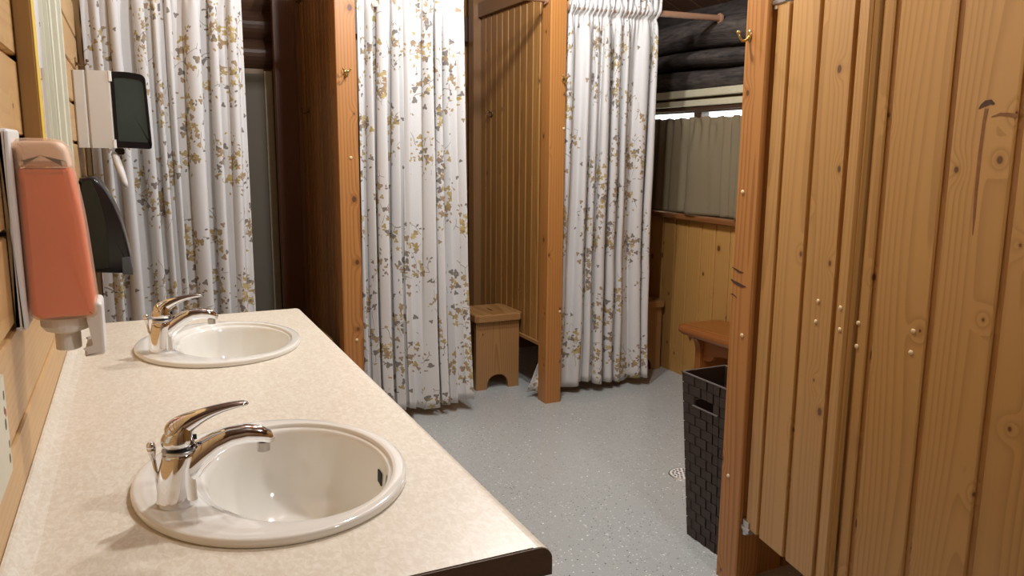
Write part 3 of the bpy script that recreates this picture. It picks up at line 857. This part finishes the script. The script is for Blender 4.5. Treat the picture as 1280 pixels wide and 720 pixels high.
FZ = .8525
def fz(x, z, k=1.155 / 1.195):      # from measured silhouette to faucet-local x, z
    return (.17 + (x - .17) * k - .196, 1.34 - (1.34 - z) * k - FZ)
def faucet(label, loc):
    t = thing('faucet', label, 'faucet', loc)
    def ell(c_, rx, ry, z, n=28, tilt=0): return [V((c_ + rx * math.cos(2 * PI * i / n), ry * math.sin(2 * PI * i / n), z + tilt * math.cos(2 * PI * i / n))) for i in range(n)]
    b = MB()
    b.loft([ell(.0, .0275, .0275, .0), ell(.0, .028, .028, .003), ell(.0, .027, .027, .010), ell(.001, .0255, .0255, .030), ell(.003, .0245, .0245, .048), ell(.006, .0235, .0235, .062), ell(.007, .0225, .0225, .0665)])
    b.build('body', M['chrome'], t, smooth=True)
    b = MB(); b.loft([ell(.007, .0228, .0228, .0662), ell(.0072, .0238, .0238, .068), ell(.0075, .0235, .0235, .0705)]); b.build('collar', M['steel'], t, smooth=True)
    b = MB()
    sp = [(.002, .038, .021, .021), (.020, .048, .0205, .020), (.038, .060, .0178, .0175), (.056, .0695, .0150, .0155), (.076, .0755, .0130, .0142), (.098, .0770, .0120, .0135), (.117, .0740, .0115, .0130), (.129, .0690, .0092, .0115), (.136, .0650, .004, .006)]
    b.tube([(x, 0, z) for x, z, *_ in sp], [q[2] for q in sp], 20, ry=[q[3] for q in sp]); 
    b.build('spout', M['chrome'], t, smooth=True)
    b = MB(); b.cyl((.121, 0, .058), .0095, .012, 'z', 20); b.build('aerator', M['steel'], t, smooth=False)
    b = MB()
    hd = [ell(.0075, .0225, .0225, .0710), ell(.005, .0232, .0225, .080, tilt=.002), ell(.005, .0220, .0210, .090, tilt=.005), ell(.008, .0185, .0180, .099, tilt=.006), ell(.017, .0100, .0110, .1055, tilt=.005), ell(.022, .004, .005, .108, tilt=.002)]
    b.loft(hd)
    lv = [(-.010, .086, .010, .018), (.002, .093, .0150, .0195), (.018, .1000, .0135, .0165), (.036, .1068, .0092, .0125), (.057, .1128, .0062, .0105), (.079, .1162, .0048, .0094), (.096, .1168, .0040, .0082), (.104, .1164, .0020, .0042)]
    b.tube([(x, 0, z) for x, z, *_ in lv], [q[2] for q in lv], 18, ry=[q[3] for q in lv])
    b.build('handle', M['chrome'], t, smooth=True, sub=1)
    b = MB(); b.tube([(-.022, 0, .002), (-.0245, 0, .04), (-.028, 0, .070)], .0028, 10); b.tube([(-.027, 0, .060), (-.0285, 0, .071), (-.029, 0, .076)], [.0035, .0058, .0062], 12); b.ball((-.029, 0, .077), .0064)
    b.build('lift_rod', M['chrome'], t, smooth=True)
    b = MB(); b.cyl((.0285, -.004, .083), .0035, .004, 'x', 12); b.build('set_screw', M['black'], t)
    return t
f1 = faucet('chrome lever faucet on the near sink', (.1955, 1.137, FZ)); f1.scale = (.975, 1.0, 1.13)
dup(f1, (.2035, 2.055, FZ), 0, 'chrome lever faucet on the far sink by the curtain')

# ------------------------------------------------------------------ things on the left wall
# soap dispenser
SY = 1.335
t = thing('soap_dispenser', 'wall soap dispenser filled with orange pink liquid soap above the counter', 'soap dispenser', (0, SY, 0))
def slab(b, prof, y0, y1, c=.01, r=.3, fan=True):
    """side profile (x, z) given thickness along y with softened rims"""
    cx = sum(p for p, q in prof) / len(prof); cz = sum(q for p, q in prof) / len(prof)
    def ring(y, ins):
        out = []
        n = len(prof)
        for i in range(n):
            p0, p1, p2 = V((*prof[i - 1], 0)), V((*prof[i], 0)), V((*prof[(i + 1) % n], 0))
            t_ = (p2 - p0); t_.normalize(); nn = V((t_.y, -t_.x, 0))
            if nn.dot(p1 - V((cx, cz, 0))) > 0: nn = -nn
            q = p1 + nn * ins; out.append(V((q.x, y, q.y)))
        return out
    vs = b.loft([ring(y0, c), ring(y0 + c * .3, c * .3), ring(y0 + c, 0), ring(y1 - c, 0), ring(y1 - c * .3, c * .3), ring(y1, c)], r=r, cap0=not fan, cap1=not fan)
    if fan:
        for L_, yy in ((vs[0], y0), (vs[-1], y1)):
            m_ = b.v((cx, yy, cz), r=r)
            for i in range(len(L_)): b.face((L_[i], L_[(i + 1) % len(L_)], m_))
def rounded(pts, rads, n=6):
    out = []
    N_ = len(pts)
    for i in range(N_):
        p0, p1, p2 = (V((*pts[(i + d) % N_], 0)) for d in (-1, 0, 1))
        r_ = rads[i]; a = p1 + (p0 - p1).normalized() * r_; c_ = p1 + (p2 - p1).normalized() * r_
        for k in range(n + 1):
            u = k / n; q = a * (1 - u) ** 2 + p1 * 2 * u * (1 - u) + c_ * u * u; out.append((q.x, q.y))
    return out
b = MB(); slab(b, rounded([(.001, 1.365), (.016, 1.365), (.016, 1.075), (.001, 1.075)], [.001, .006, .004, .001]), -.012, .112, .006); b.build('back_plate', M['white'], t, smooth=True)
body = rounded([(.017, 1.352), (.083, 1.352), (.099, 1.235), (.1085, 1.083), (.017, 1.083)], [.012, .022, .03, .012, .022])
b = MB(); slab(b, body, 0, .10, .012); b.build('reservoir', M['frost'], t, smooth=True)
liq = rounded([(.020, 1.308), (.0865, 1.308), (.0955, 1.235), (.1045, 1.087), (.020, 1.087)], [.003, .003, .02, .010, .018])
head = rounded([(.021, 1.348), (.080, 1.348), (.0858, 1.311), (.021, 1.311)], [.010, .019, .002, .002])
b = MB(); slab(b, head, .005, .095, .008); b.build('frosted_top', M['pinkwhite'], t, smooth=True)
b = MB(); slab(b, liq, .004, .096, .008); b.build('liquid_soap', M['liquid'], t, smooth=True)
b = MB()
b.loft([[V((.062 + rx * math.cos(2 * PI * i / 24), .05 + .036 * s * math.sin(2 * PI * i / 24), z)) for i in range(24)] for rx, s, z in ((.036, 1, 1.083), (.036, 1, 1.070), (.030, .9, 1.062), (.018, .6, 1.058), (.018, .6, 1.032), (.015, .5, 1.030))])
b.build('nozzle', M['white'], t, smooth=False)
b = MB(); slab(b, rounded([(.092, 1.106), (.114, 1.106), (.113, 1.024), (.085, 1.022), (.085, 1.034), (.102, 1.036)], [.003, .008, .006, .003, .004, .01]), .010, .090, .004, fan=False); b.build('push_lever', M['white'], t, smooth=True)

# grey towel dispenser with smoke cover
TY = 3.215
t = thing('towel_dispenser', 'light grey paper towel dispenser with dark see-through cover on the left wall', 'paper towel dispenser', (0, TY, 0))
b = MB(); W_ = .27
b.box(.001, .040, 0, W_, 1.337, 1.603, 'z', .005); b.box(.0412, .120, 0, W_, 1.336, 1.604, 'z', .006)
b.build('body', M['greyplastic'], t)
cov = rounded([(.1205, 1.602), (.170, 1.604), (.232, 1.594), (.240, 1.345), (.236, 1.333), (.1205, 1.338)], [.002, .03, .02, .01, .008, .002])
b = MB()
n = len(cov)
fr = []
inner = [((p - .18) * .84 + .181, (q - 1.468) * .84 + 1.470) for p, q in cov]
for yy, pr in ((.002, cov), (.002, inner)): fr.append([b.v((p, yy, q)) for p, q in pr])
fr2 = [[b.v((p, W_ - .002, q)) for p, q in pr] for pr in (cov, inner)]
fr1 = [b.v((p, .006, q)) for p, q in inner]
for i in range(n):
    j = (i + 1) % n
    b.face((fr[0][i], fr[0][j], fr[1][j], fr[1][i])); b.face((fr[0][i], fr2[0][i], fr2[0][j], fr[0][j])); b.face((fr2[0][i], fr2[1][i], fr2[1][j], fr2[0][j]))
    b.face((fr[1][i], fr[1][j], fr1[j], fr1[i]))
b.face(fr2[1])
b.build('cover', M['blackplastic'], t)
b = MB(); A = [b.v((p, .0055, q)) for p, q in inner]; m_ = b.v((.181, .0055, 1.470))
for i in range(n): b.face((A[i], A[(i + 1) % n], m_))
b.build('cover_window', M['smoke'], t)
b = MB(); b.cyl((.180, .135, 1.472), .054, .22, 'y', 32); b.build('paper_roll', M['paper'], t, smooth=False)
for z0, z1 in ((1.568, 1.603), (1.336, 1.366)):
    b = MB(); b.box(.113, .124, -.003, .02, z0, z1, 'z', .002); b.build('clip', M['white'], t)
b = MB(); b.box(.116, .148, .05, .12, 1.312, 1.336, 'y', .006); b.build('lever_mount', M['blackplastic'], t)
b = MB(); b.tube([(.112, .04, 1.318), (.118, .035, 1.300), (.128, .03, 1.262), (.140, .03, 1.215), (.146, .03, 1.197)], [.010, .013, .014, .011, .006], 14, ry=[.012, .016, .017, .013, .007]); b.build('feed_lever', M['white'], t, smooth=True)

# black dispenser below
t = thing('towel_dispenser', 'black curved dispenser hanging on the left wall below the grey one', 'paper dispenser', (0, 3.15, 0))
pr = [(.001, 1.232), (.044, 1.234), (.056, 1.222), (.078, 1.185), (.100, 1.137), (.118, 1.080), (.131, 1.020), (.140, .958), (.146, .900), (.145, .889), (.110, .893), (.05, .898), (.001, .902)]
b = MB(); slab(b, pr, 0, .29, .006); b.build('shell', M['blackplastic'], t, smooth=True)
side = [(.006, 1.222), (.036, 1.224), (.056, 1.165), (.068, 1.10), (.074, 1.03), (.074, .96), (.068, .915), (.006, .912)]
b = MB(); slab(b, side, -.004, .01, .002); b.build('side_panel', M['darkgreen'], t)
tip = [(.112, .950), (.140, .952), (.1475, .900), (.146, .886), (.112, .890)]
b = MB(); slab(b, tip, -.003, .293, .004); b.build('outlet_lip', M['greytip'], t)

# mirror in its frame
t = thing('wall_mirror', 'framed mirror on the left wall above the counter with yellow edged frame', 'mirror', (0, 0, 0))
MY0, MY1, MZ0, MZ1 = 1.65, 2.36, 1.12, 2.05
b = MB(); b.box(.004, .012, MY0 + .03, MY1 - .03, MZ0 + .03, MZ1 - .03, 'z', 0); b.build('glass', M['mirror'], t)
def rail(y0, y1, z0, z1, al, side):
    b = MB(); b.box(.001, .029, y0, y1, z0, z1, al, .002); f = b.build('frame_rail', M['mirrorwood'], t)
    b = MB(); b.box(.0292, .0305, y0 + .002, y1 - .002, z0 + .002, z1 - .002, al, .0005); b.build('face_band', M['yellow'], f)
    return f
rail(MY0, MY0 + .055, MZ0, MZ1, 'z', 0)
rail(MY0 + .055, MY1, MZ0, MZ0 + .055, 'y', 0); rail(MY0 + .055, MY1, MZ1 - .055, MZ1, 'y', 0)
b = MB(); pr = [(.001, MY1 - .075), (.014, MY1 - .075), (.016, MY1 - .06), (.026, MY1 - .058), (.028, MY1 - .04), (.035, MY1 - .038), (.035, MY1), (.001, MY1)]
A = [b.v((p, q, MZ0 + .055)) for p, q in pr]; B = [b.v((p, q, MZ1 - .055)) for p, q in pr]
for i in range(len(pr)): b.face((A[i], A[(i + 1) % len(pr)], B[(i + 1) % len(pr)], B[i]))
b.face(A[::-1]); b.face(B); b.build('cream_moulding', M['creamframe'], t)

# switch plate at the left edge
t = thing('switch_plate', 'cream switch plate with dark and red printed motif by the counter', 'switch plate', (0, 1.08, .985))
b = MB(); b.box(.0005, .005, -.06, .070, -.055, .072, 'z', .002); b.build('plate', M['creamframe'], t)
b = MB(); 
for (y, z, s) in ((.056, .048, .006), (.050, .012, .007), (.062, -.018, .005), (.050, .030, .005), (.056, -.035, .006)): b.ball((.005, y, z), s, .12, .8, 1.2, 8)
b.build('printed_leaves', M['darkgreen'], t)
m_, nt_, b_ = mat('printed red', .5, (.5, .06, .04)); M['red'] = noisy('printed red dab', (.5, .06, .04), .5, .1, 60)
b = MB(); b.ball((.005, .058, .025), .006, .12, .8, 1, 8); b.build('printed_berry', M['red'], t)

# ------------------------------------------------------------------ outside ground
# ------------------------------------------------------------------ light, world, camera
def lamp(name, loc, power, col, size):
    d = bpy.data.lights.new(name, 'POINT'); d.energy = power; d.color = col; d.shadow_soft_size = size
    o = bpy.data.objects.new(name, d); o.location = loc; COL.objects.link(o); return o
lamp('overhead_light', (1.59, 2.90, 2.48), 66, (.97, .98, 1.0), .045)
lamp('overhead_light', (1.50, .20, 2.45), 42, (.97, .98, 1.0), .06)
lamp('overhead_light', (1.20, 2.05, 2.60), 82, (.97, .98, 1.0), .06)  # added fill light to brighten the left stall door, no bulb known here

w = bpy.data.worlds.new('World'); S.world = w; w.use_nodes = True
bg = w.node_tree.nodes['Background']; bg.inputs[0].default_value = (.85, .93, 1, 1); bg.inputs[1].default_value = 7.0

cam = bpy.data.cameras.new('Camera'); co = bpy.data.objects.new('Camera', cam); COL.objects.link(co)
cam.sensor_width = 36; cam.lens = 36 * 993.673 / 1280; cam.clip_start = .02
yaw, pit, rol = 4.42106554e-01, 1.72112977e-01, 7.13846087e-03
cy, sy = math.cos(yaw), math.sin(yaw)
F = V((sy * math.cos(pit), cy * math.cos(pit), -math.sin(pit))); R = V((cy, -sy, 0)); U = R.cross(F)
c_, s_ = math.cos(rol), math.sin(rol); R2 = R * c_ + U * s_; U2 = U * c_ - R * s_
mt = Matrix((R2, U2, -F)).transposed().to_4x4(); mt.translation = V((.17, 0, 1.34)); co.matrix_world = mt
S.camera = co
S.view_settings.view_transform = 'Standard'; S.view_settings.look = 'None'
S.view_settings.exposure = .12; S.view_settings.gamma = 1; S.view_settings.use_curve_mapping = False
